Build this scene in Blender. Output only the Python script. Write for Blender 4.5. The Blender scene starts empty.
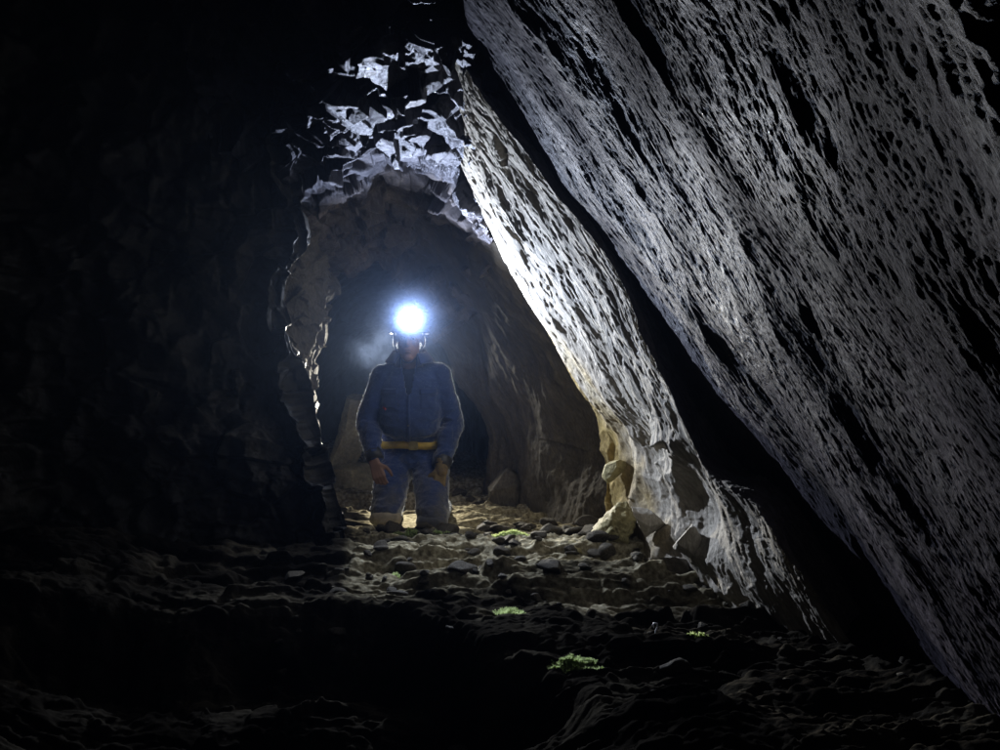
import bpy, bmesh, math, random
import numpy as np
from mathutils import Vector, Matrix
from mathutils.bvhtree import BVHTree

scene = bpy.context.scene
COL = scene.collection
F, CH = 981.0, 0.85                      # focal length in photo pixels, eye height
CAM = np.array([0.0, 0.0, CH])
LAMP = np.array([-0.487, 5.27, 1.142])    # the miner's headlamp
rng = random.Random(4)


def at(px, py, D):
    return np.array([(px - 500) / F * D, D, CH + (375 - py) / F * D])


# ------------------------------------------------------------------ noise
_r = np.random.RandomState(11)
PERM = np.concatenate([_r.permutation(256)] * 3)
_a = _r.normal(size=(256, 3))
GRAD = _a / np.linalg.norm(_a, axis=1)[:, None]
RND = _r.rand(256, 4)


def perlin(P):
    i = np.floor(P).astype(np.int64)
    f = P - i
    i &= 255
    u = f * f * f * (f * (f * 6 - 15) + 10)
    r = 0
    for dx in (0, 1):
        wx = u[..., 0] if dx else 1 - u[..., 0]
        for dy in (0, 1):
            wy = u[..., 1] if dy else 1 - u[..., 1]
            for dz in (0, 1):
                wz = u[..., 2] if dz else 1 - u[..., 2]
                h = PERM[PERM[PERM[i[..., 0] + dx] + i[..., 1] + dy] + i[..., 2] + dz]
                g = GRAD[h]
                d = g[..., 0] * (f[..., 0] - dx) + g[..., 1] * (f[..., 1] - dy) + g[..., 2] * (f[..., 2] - dz)
                r = r + wx * wy * wz * d
    return r * 1.5


def fbm(P, octaves=4, gain=0.5, ridged=False):
    a, s, t = 1.0, 0, 0
    for k in range(octaves):
        n = perlin(P * 2.03 ** k + 17.3 * k)
        s = s + a * ((1 - 2 * np.abs(n)) if ridged else n)
        t += a
        a *= gain
    return s / t


def facets(P, tilt=0.5):
    """Blocky broken rock: each Worley cell carries its own tilted plane."""
    i = np.floor(P).astype(np.int64)
    best = np.full(P.shape[:-1], 1e9)
    val = np.zeros(P.shape[:-1])
    for dx in (-1, 0, 1):
        for dy in (-1, 0, 1):
            for dz in (-1, 0, 1):
                c = i + np.array([dx, dy, dz])
                cc = c & 255
                h = PERM[PERM[PERM[cc[..., 0]] + cc[..., 1]] + cc[..., 2]]
                q = P - (c + RND[h][..., :3])
                d = (q ** 2).sum(-1)
                v = RND[h][..., 3] * 2 - 1 + tilt * (q * GRAD[h]).sum(-1) * 2
                m = d < best
                best = np.where(m, d, best)
                val = np.where(m, v, val)
    return val


def scoops(P, tilt=0.5, k=1.0):
    """Continuous broken rock: shallow tilted scoops meeting in sharp ridges."""
    i = np.floor(P).astype(np.int64)
    best = np.full(P.shape[:-1], -1e9)
    for dx in (-1, 0, 1):
        for dy in (-1, 0, 1):
            for dz in (-1, 0, 1):
                c = i + np.array([dx, dy, dz])
                cc = c & 255
                h = PERM[PERM[PERM[cc[..., 0]] + cc[..., 1]] + cc[..., 2]]
                q = P - (c + RND[h][..., :3])
                v = RND[h][..., 3] - .5 + tilt * (q * GRAD[h]).sum(-1) * 2 - k * (q ** 2).sum(-1)
                best = np.maximum(best, v)
    return -best


def sstep(x, a, b):
    t = np.clip((x - a) / (b - a), 0, 1)
    return t * t * (3 - 2 * t)


# foliation frame of the rock: dip direction, strike, pole
POLE = np.array([0.84, 0.02, 0.54]); POLE /= np.linalg.norm(POLE)
DIP = np.array([0.54, -0.12, -0.84]); DIP -= POLE * DIP.dot(POLE); DIP /= np.linalg.norm(DIP)
STR = np.cross(POLE, DIP)


def fol(P, a, b, c):
    return np.stack([P @ DIP / a, P @ STR / b, P @ POLE / c], -1)


# ------------------------------------------------------------------ mesh helpers
def link_mesh(name, V, faces, mats, parent=None, smooth=True, quads=True):
    me = bpy.data.meshes.new(name)
    V = np.asarray(V, dtype=np.float32)
    me.vertices.add(len(V)); me.vertices.foreach_set('co', V.ravel())
    Fa = np.asarray(faces, dtype=np.int32)
    k = Fa.shape[1]
    me.loops.add(Fa.size); me.loops.foreach_set('vertex_index', Fa.ravel())
    me.polygons.add(len(Fa)); me.polygons.foreach_set('loop_start', np.arange(0, Fa.size, k, dtype=np.int32))
    me.update(calc_edges=True); me.validate()
    if smooth:
        me.polygons.foreach_set('use_smooth', np.ones(len(me.polygons), dtype=bool))
    o = bpy.data.objects.new(name, me); COL.objects.link(o)
    for m in (mats if isinstance(mats, (list, tuple)) else [mats]):
        me.materials.append(m)
    if parent is not None:
        o.parent = parent
    return o


def grid_faces(n, m, close=False):
    i = np.arange(n * m).reshape(n, m)
    if close:
        i = np.concatenate([i, i[:, :1]], 1)
    return np.stack([i[:-1, :-1], i[:-1, 1:], i[1:, 1:], i[1:, :-1]], -1).reshape(-1, 4)


def cr(A, n):
    """Catmull-Rom through the rows of A, n samples."""
    A = np.asarray(A, float)
    k = len(A)
    t = np.linspace(0, k - 1, n)
    i = np.minimum(t.astype(int), k - 2)
    f = (t - i).reshape((-1,) + (1,) * (A.ndim - 1))
    E = np.concatenate([[2 * A[0] - A[1]], A, [2 * A[-1] - A[-2]]])
    p0, p1, p2, p3 = E[i], E[i + 1], E[i + 2], E[i + 3]
    return 0.5 * (2 * p1 + (p2 - p0) * f + (2 * p0 - 5 * p1 + 4 * p2 - p3) * f ** 2 + (3 * p1 - p0 - 3 * p2 + p3) * f ** 3)


def surf(ctrl, n, m):
    G = np.asarray(ctrl, float)                     # rows x cols x 3 (world points)
    S = cr(G, n)
    return cr(S.transpose(1, 0, 2), m).transpose(1, 0, 2)


def normals(S, inside):
    du = np.gradient(S, axis=0); dv = np.gradient(S, axis=1)
    N = np.cross(du, dv); N /= np.linalg.norm(N, axis=-1)[..., None] + 1e-12
    ref = np.array(inside)[None, None] - S
    if (N * ref).sum(-1).mean() < 0:
        N = -N
    return N


def blur(D, k):
    for _ in range(k):
        E = np.pad(D, 1, mode='edge')
        D = (E[:-2, 1:-1] + E[2:, 1:-1] + E[1:-1, :-2] + E[1:-1, 2:] + 2 * D) / 6
    return D


def rock(name, ctrl, n, m, disp, mat, inside=(-0.35, 4.0, 0.9), world=False, soft=0):
    C = [[(np.array(p, float) if world else at(*p)) for p in row] for row in ctrl]
    S = surf(C, n, m)
    N = normals(S, inside)
    S = S + N * blur(disp(S), soft)[..., None]
    return link_mesh(name, S.reshape(-1, 3), grid_faces(n, m), mat)


def tag(o, label=None, cat=None, group=None, kind=None):
    if label: o['label'] = label
    if cat: o['category'] = cat
    if group: o['group'] = group
    if kind: o['kind'] = kind
    return o


# ------------------------------------------------------------------ materials
def new_mat(name):
    m = bpy.data.materials.new(name); m.use_nodes = True
    nt = m.node_tree
    return m, nt, nt.nodes['Principled BSDF']


def N_(nt, t, **kw):
    n = nt.nodes.new(t)
    for k, v in kw.items():
        if hasattr(n, k): setattr(n, k, v)
        else: n.inputs[k].default_value = v
    return n


def ramp(nt, src, stops):
    r = nt.nodes.new('ShaderNodeValToRGB')
    e = r.color_ramp.elements
    while len(e) < len(stops): e.new(0.5)
    for el, (p, c) in zip(e, stops):
        el.position = p; el.color = tuple(c) + (1,) if len(c) == 3 else c
    nt.links.new(src, r.inputs['Fac'])
    return r.outputs['Color']


def rock_mat(name, cols, rough=(0.3, 0.65), bump=0.5, wet=0.5, stretch=True, scale=1.0):
    m, nt, b = new_mat(name)
    L = nt.links.new
    tc = N_(nt, 'ShaderNodeTexCoord')
    mp = N_(nt, 'ShaderNodeMapping')
    # rotate world so that local x follows the dip of the foliation, then squeeze the other two axes
    R = Matrix((DIP, STR, POLE)) if stretch else Matrix.Identity(3)
    e = Matrix(R).to_euler()
    mp.vector_type = 'POINT'
    mp.inputs['Rotation'].default_value = e
    L(tc.outputs['Object'], mp.inputs['Vector'])
    mp2 = N_(nt, 'ShaderNodeMapping')
    mp2.inputs['Scale'].default_value = (1 * scale, 3.5 * scale, 3.5 * scale) if stretch else (2 * scale,) * 3
    L(mp.outputs['Vector'], mp2.inputs['Vector'])
    n1 = N_(nt, 'ShaderNodeTexNoise'); n1.inputs['Scale'].default_value = 1.6; n1.inputs['Detail'].default_value = 8; n1.inputs['Roughness'].default_value = .62
    L(mp2.outputs['Vector'], n1.inputs['Vector'])
    n2 = N_(nt, 'ShaderNodeTexNoise'); n2.inputs['Scale'].default_value = 22; n2.inputs['Detail'].default_value = 7; n2.inputs['Roughness'].default_value = .7
    L(mp2.outputs['Vector'], n2.inputs['Vector'])
    n3 = N_(nt, 'ShaderNodeTexNoise'); n3.inputs['Scale'].default_value = 1.1; n3.inputs['Detail'].default_value = 4
    L(tc.outputs['Object'], n3.inputs['Vector'])
    c1 = ramp(nt, n1.outputs['Fac'], [(0.28, cols[0]), (0.5, cols[1]), (0.74, cols[2])])
    g = ramp(nt, n2.outputs['Fac'], [(0.3, (.55, .55, .55)), (0.7, (1.25, 1.25, 1.25))])
    mx = N_(nt, 'ShaderNodeMix', data_type='RGBA', blend_type='MULTIPLY'); mx.inputs[0].default_value = 1
    L(c1, mx.inputs[6]); L(g, mx.inputs[7])
    L(mx.outputs[2], b.inputs['Base Color'])
    rr = N_(nt, 'ShaderNodeMapRange'); rr.inputs['From Min'].default_value = .35; rr.inputs['From Max'].default_value = .65
    rr.inputs['To Min'].default_value = rough[0]; rr.inputs['To Max'].default_value = rough[1]
    L(n3.outputs['Fac'], rr.inputs['Value']); L(rr.outputs[0], b.inputs['Roughness'])
    b.inputs['Specular IOR Level'].default_value = wet
    bp = N_(nt, 'ShaderNodeBump'); bp.inputs['Strength'].default_value = bump; bp.inputs['Distance'].default_value = 0.012
    L(n2.outputs['Fac'], bp.inputs['Height'])
    n4 = N_(nt, 'ShaderNodeTexNoise'); n4.inputs['Scale'].default_value = 70; n4.inputs['Detail'].default_value = 5; n4.inputs['Roughness'].default_value = .7
    L(mp2.outputs['Vector'], n4.inputs['Vector'])
    bp2 = N_(nt, 'ShaderNodeBump'); bp2.inputs['Strength'].default_value = bump; bp2.inputs['Distance'].default_value = 0.004
    L(n4.outputs['Fac'], bp2.inputs['Height']); L(bp.outputs[0], bp2.inputs['Normal'])
    L(bp2.outputs[0], b.inputs['Normal'])
    return m


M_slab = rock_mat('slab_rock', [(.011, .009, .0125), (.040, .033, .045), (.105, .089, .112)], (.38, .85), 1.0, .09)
M_slab.node_tree.nodes['Principled BSDF'].inputs['Specular Tint'].default_value = (.68, .70, 1, 1)  # lamp-blue glints put into the slab's specular colour
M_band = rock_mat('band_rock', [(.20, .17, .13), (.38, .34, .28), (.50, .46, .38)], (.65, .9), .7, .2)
def ochre_or_spill_tint(m, y0, y1, tint):
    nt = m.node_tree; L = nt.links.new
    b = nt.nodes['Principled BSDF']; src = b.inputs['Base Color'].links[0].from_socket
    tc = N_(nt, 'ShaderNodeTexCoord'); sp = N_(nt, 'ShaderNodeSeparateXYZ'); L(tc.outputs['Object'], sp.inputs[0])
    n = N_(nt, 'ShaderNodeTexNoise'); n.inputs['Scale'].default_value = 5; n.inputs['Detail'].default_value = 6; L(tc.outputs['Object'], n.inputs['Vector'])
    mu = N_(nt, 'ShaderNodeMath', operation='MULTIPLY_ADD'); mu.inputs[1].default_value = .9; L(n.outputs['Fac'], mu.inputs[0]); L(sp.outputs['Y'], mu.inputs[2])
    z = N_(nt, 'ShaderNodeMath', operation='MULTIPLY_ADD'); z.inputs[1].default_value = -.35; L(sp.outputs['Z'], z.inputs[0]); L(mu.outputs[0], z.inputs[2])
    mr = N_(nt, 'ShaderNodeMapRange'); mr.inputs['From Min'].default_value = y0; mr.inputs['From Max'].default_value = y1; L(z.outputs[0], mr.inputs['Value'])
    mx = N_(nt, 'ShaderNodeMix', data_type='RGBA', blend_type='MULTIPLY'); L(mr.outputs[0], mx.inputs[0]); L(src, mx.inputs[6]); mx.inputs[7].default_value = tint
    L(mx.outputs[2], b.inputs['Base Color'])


ochre_or_spill_tint(M_band, 4.85, 5.25, (1.08, .88, .42, 1))
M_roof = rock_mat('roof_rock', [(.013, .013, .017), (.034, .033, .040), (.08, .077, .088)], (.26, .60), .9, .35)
M_roof.node_tree.nodes['Principled BSDF'].inputs['Specular Tint'].default_value = (.70, .74, 1, 1)  # blue of the lamp's sheen put into the roof material
ochre_or_spill_tint(M_roof, 4.75, 5.3, (3.4, 3.0, 2.3, 1))  # far roof brightened, the rear lamp's spill put into its colour
M_inner = rock_mat('inner_rock', [(.07, .06, .047), (.12, .105, .085), (.19, .165, .13)], (.65, .9), .6, .12)
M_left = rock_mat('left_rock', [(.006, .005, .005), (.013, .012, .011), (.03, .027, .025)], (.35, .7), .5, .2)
M_ochre = rock_mat('ochre_rock', [(.19, .15, .06), (.32, .27, .12), (.44, .40, .22)], (.5, .8), .7, .35, stretch=False)
M_pale = rock_mat('pale_rock', [(.20, .17, .10), (.32, .28, .17), (.42, .38, .26)], (.5, .8), .6, .35, stretch=False)
M_stone = rock_mat('stone', [(.035, .030, .023), (.085, .073, .055), (.17, .15, .115)], (.7, .95), .6, .08, stretch=False, scale=3)


def ground_mat():
    m, nt, b = new_mat('tunnel_mud')
    L = nt.links.new
    tc = N_(nt, 'ShaderNodeTexCoord')
    n1 = N_(nt, 'ShaderNodeTexNoise'); n1.inputs['Scale'].default_value = 3; n1.inputs['Detail'].default_value = 8
    n2 = N_(nt, 'ShaderNodeTexNoise'); n2.inputs['Scale'].default_value = 45; n2.inputs['Detail'].default_value = 6
    for n in (n1, n2): L(tc.outputs['Object'], n.inputs['Vector'])
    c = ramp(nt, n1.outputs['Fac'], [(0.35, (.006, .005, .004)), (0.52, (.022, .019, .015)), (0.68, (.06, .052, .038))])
    # rubble deeper in brightened as lit floor; shade put into the near mud's colour
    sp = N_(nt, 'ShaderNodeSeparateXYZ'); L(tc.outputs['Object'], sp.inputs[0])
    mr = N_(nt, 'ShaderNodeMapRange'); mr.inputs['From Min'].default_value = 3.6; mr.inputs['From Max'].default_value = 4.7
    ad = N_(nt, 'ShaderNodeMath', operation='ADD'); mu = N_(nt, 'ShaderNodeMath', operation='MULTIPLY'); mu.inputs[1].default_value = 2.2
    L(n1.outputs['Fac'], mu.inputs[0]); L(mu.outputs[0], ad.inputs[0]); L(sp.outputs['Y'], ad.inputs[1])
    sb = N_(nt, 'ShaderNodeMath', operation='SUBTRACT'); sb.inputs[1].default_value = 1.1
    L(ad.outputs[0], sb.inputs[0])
    lx = N_(nt, 'ShaderNodeMapRange'); lx.inputs['From Min'].default_value = -.62; lx.inputs['From Max'].default_value = -.85; lx.inputs['To Max'].default_value = 2.2  # left floor darkened, the wall's shade put into the colour
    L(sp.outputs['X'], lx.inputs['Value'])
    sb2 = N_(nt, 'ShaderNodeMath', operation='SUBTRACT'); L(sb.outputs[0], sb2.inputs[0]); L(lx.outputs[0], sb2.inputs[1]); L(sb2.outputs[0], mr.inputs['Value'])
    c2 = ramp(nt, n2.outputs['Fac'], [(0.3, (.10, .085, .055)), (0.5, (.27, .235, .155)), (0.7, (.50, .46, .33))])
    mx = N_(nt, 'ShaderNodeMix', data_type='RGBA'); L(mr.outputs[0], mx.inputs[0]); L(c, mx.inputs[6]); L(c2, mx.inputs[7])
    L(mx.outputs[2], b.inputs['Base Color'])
    r = N_(nt, 'ShaderNodeMapRange'); r.inputs['From Min'].default_value = .35; r.inputs['From Max'].default_value = .65
    r.inputs['To Min'].default_value = .75; r.inputs['To Max'].default_value = .95
    L(n1.outputs['Fac'], r.inputs['Value']); L(r.outputs[0], b.inputs['Roughness'])
    b.inputs['Specular IOR Level'].default_value = 0
    bp = N_(nt, 'ShaderNodeBump'); bp.inputs['Strength'].default_value = .7; bp.inputs['Distance'].default_value = .008
    L(n2.outputs['Fac'], bp.inputs['Height']); L(bp.outputs[0], b.inputs['Normal'])
    return m


def plain_mat(name, col, rough=.7, var=.25, scale=30, bump=.2, dist=.002, spec=.4, metal=0, sheen=0):
    m, nt, b = new_mat(name)
    L = nt.links.new
    tc = N_(nt, 'ShaderNodeTexCoord')
    n = N_(nt, 'ShaderNodeTexNoise'); n.inputs['Scale'].default_value = scale; n.inputs['Detail'].default_value = 6
    L(tc.outputs['Object'], n.inputs['Vector'])
    c = ramp(nt, n.outputs['Fac'], [(.3, tuple(x * (1 - var) for x in col)), (.7, tuple(min(1, x * (1 + var)) for x in col))])
    L(c, b.inputs['Base Color'])
    b.inputs['Roughness'].default_value = rough; b.inputs['Specular IOR Level'].default_value = spec
    b.inputs['Metallic'].default_value = metal; b.inputs['Sheen Weight'].default_value = sheen
    n2 = N_(nt, 'ShaderNodeTexNoise'); n2.inputs['Scale'].default_value = scale * 6; n2.inputs['Detail'].default_value = 4
    L(tc.outputs['Object'], n2.inputs['Vector'])
    bp = N_(nt, 'ShaderNodeBump'); bp.inputs['Strength'].default_value = bump; bp.inputs['Distance'].default_value = dist
    L(n2.outputs['Fac'], bp.inputs['Height']); L(bp.outputs[0], b.inputs['Normal'])
    return m


M_blue = plain_mat('blue_cotton', (.013, .033, .130), .8, .22, 9, .35, .003, .3, sheen=.6)
def muddy(m, z0, z1, col, amt=1.0):
    """Dried mud and dust on the lower legs and in blotches above."""
    nt = m.node_tree; L = nt.links.new
    b = nt.nodes['Principled BSDF']; src = b.inputs['Base Color'].links[0].from_socket
    tc = N_(nt, 'ShaderNodeTexCoord'); sp = N_(nt, 'ShaderNodeSeparateXYZ'); L(tc.outputs['Object'], sp.inputs[0])
    n = N_(nt, 'ShaderNodeTexNoise'); n.inputs['Scale'].default_value = 9; n.inputs['Detail'].default_value = 8; n.inputs['Roughness'].default_value = .65; L(tc.outputs['Object'], n.inputs['Vector'])
    mu = N_(nt, 'ShaderNodeMath', operation='MULTIPLY_ADD'); mu.inputs[1].default_value = -1.1; L(n.outputs['Fac'], mu.inputs[0]); L(sp.outputs['Z'], mu.inputs[2])
    mr = N_(nt, 'ShaderNodeMapRange'); mr.inputs['From Min'].default_value = z1 - .55; mr.inputs['From Max'].default_value = z0 - .55; mr.inputs['To Max'].default_value = amt; L(mu.outputs[0], mr.inputs['Value'])
    mx = N_(nt, 'ShaderNodeMix', data_type='RGBA'); L(mr.outputs[0], mx.inputs[0]); L(src, mx.inputs[6]); mx.inputs[7].default_value = col + (1,)
    L(mx.outputs[2], b.inputs['Base Color'])


muddy(M_blue, .00, .30, (.085, .082, .078), .85)
M_navy = plain_mat('navy_shirt', (.012, .016, .035), .9, .2, 20, .2, .002, .2)
M_skin = plain_mat('skin', (.20, .11, .075), .55, .12, 25, .25, .001, .4)
M_belt = plain_mat('belt_web', (.50, .33, .03), .6, .2, 40, .4, .002, .4)
M_glove = plain_mat('glove_leather', (.17, .12, .055), .75, .35, 40, .4, .003, .3)
M_pad = plain_mat('knee_pad', (.30, .26, .20), .8, .3, 30, .3, .003, .3)
M_black = plain_mat('black_rubber', (.02, .02, .022), .5, .2, 30, .2, .002, .5)
M_helmet = plain_mat('helmet_shell', (.05, .055, .07), .3, .15, 12, .05, .001, .5)
M_red = plain_mat('red_stitching', (.45, .05, .03), .8, .2, 60, .2, .001, .3)
M_metal = plain_mat('buckle_metal', (.45, .36, .12), .4, .2, 30, .1, .001, .5, .8)
M_moss = plain_mat('moss', (.36, .43, .19), .7, .3, 14, .2, .002, .2)
_nt = M_moss.node_tree; _t = _nt.nodes.new('ShaderNodeBsdfTranslucent'); _t.inputs['Color'].default_value = (.62, .72, .32, 1)
_m = _nt.nodes.new('ShaderNodeMixShader'); _m.inputs[0].default_value = .6
_nt.links.new(_nt.nodes['Principled BSDF'].outputs[0], _m.inputs[1]); _nt.links.new(_t.outputs[0], _m.inputs[2]); _nt.links.new(_m.outputs[0], _nt.nodes['Material Output'].inputs['Surface'])
M_bone = plain_mat('white_plastic', (.75, .78, .85), .35, .08, 30, .1, .001, .5)
M_white = plain_mat('eye_white', (.35, .32, .30), .4, .05, 30, 0, .001, .5)
M_dark = plain_mat('eye_dark', (.03, .02, .015), .1, .05, 30, 0, .001, .5)
M_mud = ground_mat()

# ------------------------------------------------------------------ rock displacement fields


def slate(w, q):
    plate = fbm(fol(w, .30 * q, .085 * q, .12 * q) + 5, 4, .6)
    steps = sstep(plate, -.05, .03) * .020 + sstep(plate, .16, .24) * .014 - sstep(-plate, .30, .40) * .022
    pl2 = fbm(fol(w, .095 * q, .030 * q, .05 * q) + 31, 3, .6)
    st2 = sstep(pl2, -.05, .07) * .009 + sstep(pl2, .16, .28) * .007 - sstep(-pl2, .26, .40) * .006
    return (steps * .28 + st2 * .32) * q


def d_slab(P):
    w = P + 0.09 * np.stack([fbm(P * 2.1 + k * 9.1, 4) for k in range(3)], -1)
    w = w + 0.012 * np.stack([fbm(P * 16 + k * 5.1, 2) for k in range(3)], -1)
    big = fbm(fol(w, .9, .45, .38), 3)
    near = sstep(3.3 - P[..., 1], 0, 1.3)
    body = slate(w, 1.0) * (1 - near) + slate(w + 3.3, .5) * near * .7
    pits = fbm(fol(w, .26, .085, .10) + 44, 4, .6)
    mid = fbm(fol(w, .22, .08, .07) + 71, 6, .6, ridged=True) * .0080 + fbm(fol(w, .07, .06, .05) + 11, 4, .6) * .0035
    fine = fbm(fol(w, .040, .016, .02) + 3, 4, .65, ridged=True) * .0022
    joint = (scoops(fol(w, .62, .26, .3) + 23, .8, .9) + .14) * .032
    gash = sstep(fbm(fol(w, .5, .15, .3) + 99, 3, .5), .38, .50) * .032
    fine = fine + fbm(fol(w, .020, .010, .012) + 61, 3, .65) * .0022 * near
    return big * .040 + body * .40 + mid + fine + joint - gash - sstep(-pits, .38, .50) * .014 - .01


def d_band(P):
    w = P + 0.03 * np.stack([fbm(P * 3.1 + k * 9.1, 2) for k in range(3)], -1)
    big = fbm(fol(w, .6, .22, .22) + 2, 3)
    w = w + 0.012 * np.stack([fbm(P * 16 + k * 5.1, 2) for k in range(3)], -1)
    plate = fbm(fol(w, .15, .05, .07) + 15, 4, .6)
    steps = sstep(plate, -.04, .04) * .012 - sstep(-plate, .26, .32) * .022
    fine = fbm(fol(w, .05, .014, .02) + 3, 4, .6) * .009
    low = sstep(.75 - P[..., 2], 0, .3) * sstep(P[..., 1], 3.5, 4.0)
    blk = scoops(w * np.array([4.6, 4.2, 5.2]) + 3, .8, .8)
    blk2 = scoops(w * 12 + 8, .7, .8)
    micro = fbm(fol(w, .022, .008, .01) + 3, 3, .6) * .0028
    joint = (scoops(fol(w, .5, .2, .25) + 8, .8, .9) + .16) * .032
    return big * .04 + joint + (.5 - .3 * low) * steps + fine * .6 + micro + low * ((blk + .15) * .085 + blk2 * .020) - .01


def d_block(P, s=1.0, amp=1.0):
    w = P + 0.04 * np.stack([fbm(P * 2.5 + k * 9.1, 2) for k in range(3)], -1)
    a = facets(w @ np.array([[1, .3, 0], [-.3, 1, .2], [0, -.2, 1]]) * 3.3 * s + 1, 1.2)
    b = facets(w @ np.array([[.9, -.4, .1], [.4, .9, 0], [0, .2, 1]]) * 8 * s + 7, 1.0)
    e = facets(w * 19 + 3, .9)
    f = scoops(w * 11 * s + 30, .9, .6) + .1
    c = fbm(w * 5, 4)
    d = fbm(w * 30, 3, .6)
    e = scoops(w * 25 + 3, 1.0, .6)
    f = facets(w * 6 * s + 30, .9)
    return amp * (a * .030 + b * .019 + e * .006 + f * .040 + c * .03 + d * .006)


def d_inner(P):
    w = P + 0.05 * np.stack([fbm(P * 2.1 + k * 9.1, 2) for k in range(3)], -1)
    return fbm(w * 1.7, 4) * .10 + scoops(w * 2.2 + 4, .6, .7) * .05 + fbm(fol(w, .3, .09, .12), 4, .6) * .025 + fbm(w * 35, 3) * .004


def d_left(P):
    w = P + 0.05 * np.stack([fbm(P * 2.1 + k * 9.1, 2) for k in range(3)], -1)
    return fbm(w * 1.5, 4) * .06 + (scoops(w * 3.6 + 2, .8, .7) + .12) * .07 + facets(w * 6 + 9, 1.0) * .022 + scoops(w * 9 + 2, .8, .8) * .045 + fbm(w * 9, 4, .6) * .032 + fbm(w * 40, 3, .6) * .008


# ------------------------------------------------------------------ the tunnel
# near hanging slab (plane dipping to the right), in world metres
n0 = np.array([0.8417, 0.0225, 0.5394]); P0 = at(705, 375, 3.33)


def slab_pt(y, z):
    x = P0[0] - ((y - P0[1]) * n0[1] + (z - P0[2]) * n0[2]) / n0[0]
    x -= .048 * max(0, 3.1 - y) ** 1.7 * (1 - .75 * float(sstep(z, .95, 1.75)))
    x += .9 * max(0, .50 - y)
    return (x, y, z)


rows = []
for y in (4.25, 3.85, 3.5, 3.2, 2.92, 2.68, 2.46, 2.26, 2.08, 1.92, 1.76, 1.6, 1.44, 1.25, 1.05, .8, .3, -.6, -1.8):
    rows.append([slab_pt(y, z) for z in (2.75, 2.4, 2.05, 1.7, 1.35, 1.0, .65, .3, -.05, -.4)])
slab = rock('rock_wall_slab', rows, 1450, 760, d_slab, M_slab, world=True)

# lower shelf of the right wall: far edge, middle, near edge, then turning back out of sight
Lc = [(452, 100, 4.55), (458, 150, 4.7), (474, 205, 4.85), (520, 292, 4.95), (568, 375, 5.0), (594, 432, 5.0), (596, 500, 4.95), (600, 560, 4.8), (610, 610, 4.75)]
Rc = [(455, 55, 3.85), (482, 98, 3.78), (538, 166, 3.68), (612, 270, 3.62), (658, 375, 3.62), (702, 470, 3.6), (755, 510, 3.3), (788, 565, 3.22), (842, 645, 3.2)]


def mix(a, b, t): return tuple(a[k] * (1 - t) + b[k] * t for k in range(3))


back0 = [tuple(at(*p) + np.array([.34, .30, .08])) for p in Lc]
back1 = [tuple(at(*p) + np.array([.07, .13, .03])) for p in Lc]
Lw = [tuple(at(*p)) for p in Lc]
m1 = [tuple(at(*mix(a, b, .33)) + np.array([-.02, 0, -.01])) for a, b in zip(Lc, Rc)]
m2 = [tuple(at(*mix(a, b, .67)) + np.array([-.02, 0, -.01])) for a, b in zip(Lc, Rc)]
Rw = [tuple(at(*p)) for p in Rc]
f1 = [tuple(at(*p) + np.array([.09, .09, .05])) for p in Rc]
f2 = [tuple(at(*p) + np.array([.42, .42, .20])) for p in Rc]
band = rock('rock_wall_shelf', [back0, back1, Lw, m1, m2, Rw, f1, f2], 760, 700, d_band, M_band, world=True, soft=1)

# roof: columns left to right, rows from far to near
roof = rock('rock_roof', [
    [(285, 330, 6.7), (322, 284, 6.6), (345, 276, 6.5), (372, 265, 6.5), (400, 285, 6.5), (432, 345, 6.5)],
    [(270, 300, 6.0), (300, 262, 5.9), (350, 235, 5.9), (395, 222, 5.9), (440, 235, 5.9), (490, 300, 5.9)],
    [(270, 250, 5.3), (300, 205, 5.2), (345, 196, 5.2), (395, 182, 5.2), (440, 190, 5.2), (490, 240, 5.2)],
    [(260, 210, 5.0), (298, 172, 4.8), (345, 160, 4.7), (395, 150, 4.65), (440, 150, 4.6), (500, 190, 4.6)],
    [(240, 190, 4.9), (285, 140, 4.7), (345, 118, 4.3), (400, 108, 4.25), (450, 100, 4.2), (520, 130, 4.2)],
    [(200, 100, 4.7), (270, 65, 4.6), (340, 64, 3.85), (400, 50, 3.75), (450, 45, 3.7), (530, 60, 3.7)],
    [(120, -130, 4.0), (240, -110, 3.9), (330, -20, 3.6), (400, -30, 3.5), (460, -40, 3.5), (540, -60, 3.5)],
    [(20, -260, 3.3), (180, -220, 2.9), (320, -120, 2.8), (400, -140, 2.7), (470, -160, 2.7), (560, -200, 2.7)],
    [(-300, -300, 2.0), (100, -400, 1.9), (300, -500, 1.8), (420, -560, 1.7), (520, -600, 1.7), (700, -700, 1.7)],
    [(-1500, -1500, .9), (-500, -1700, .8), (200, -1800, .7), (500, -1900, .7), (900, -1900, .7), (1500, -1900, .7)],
], 820, 460, lambda P: d_block(P), M_roof, inside=(-.3, 4.5, .9), soft=1)

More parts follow.
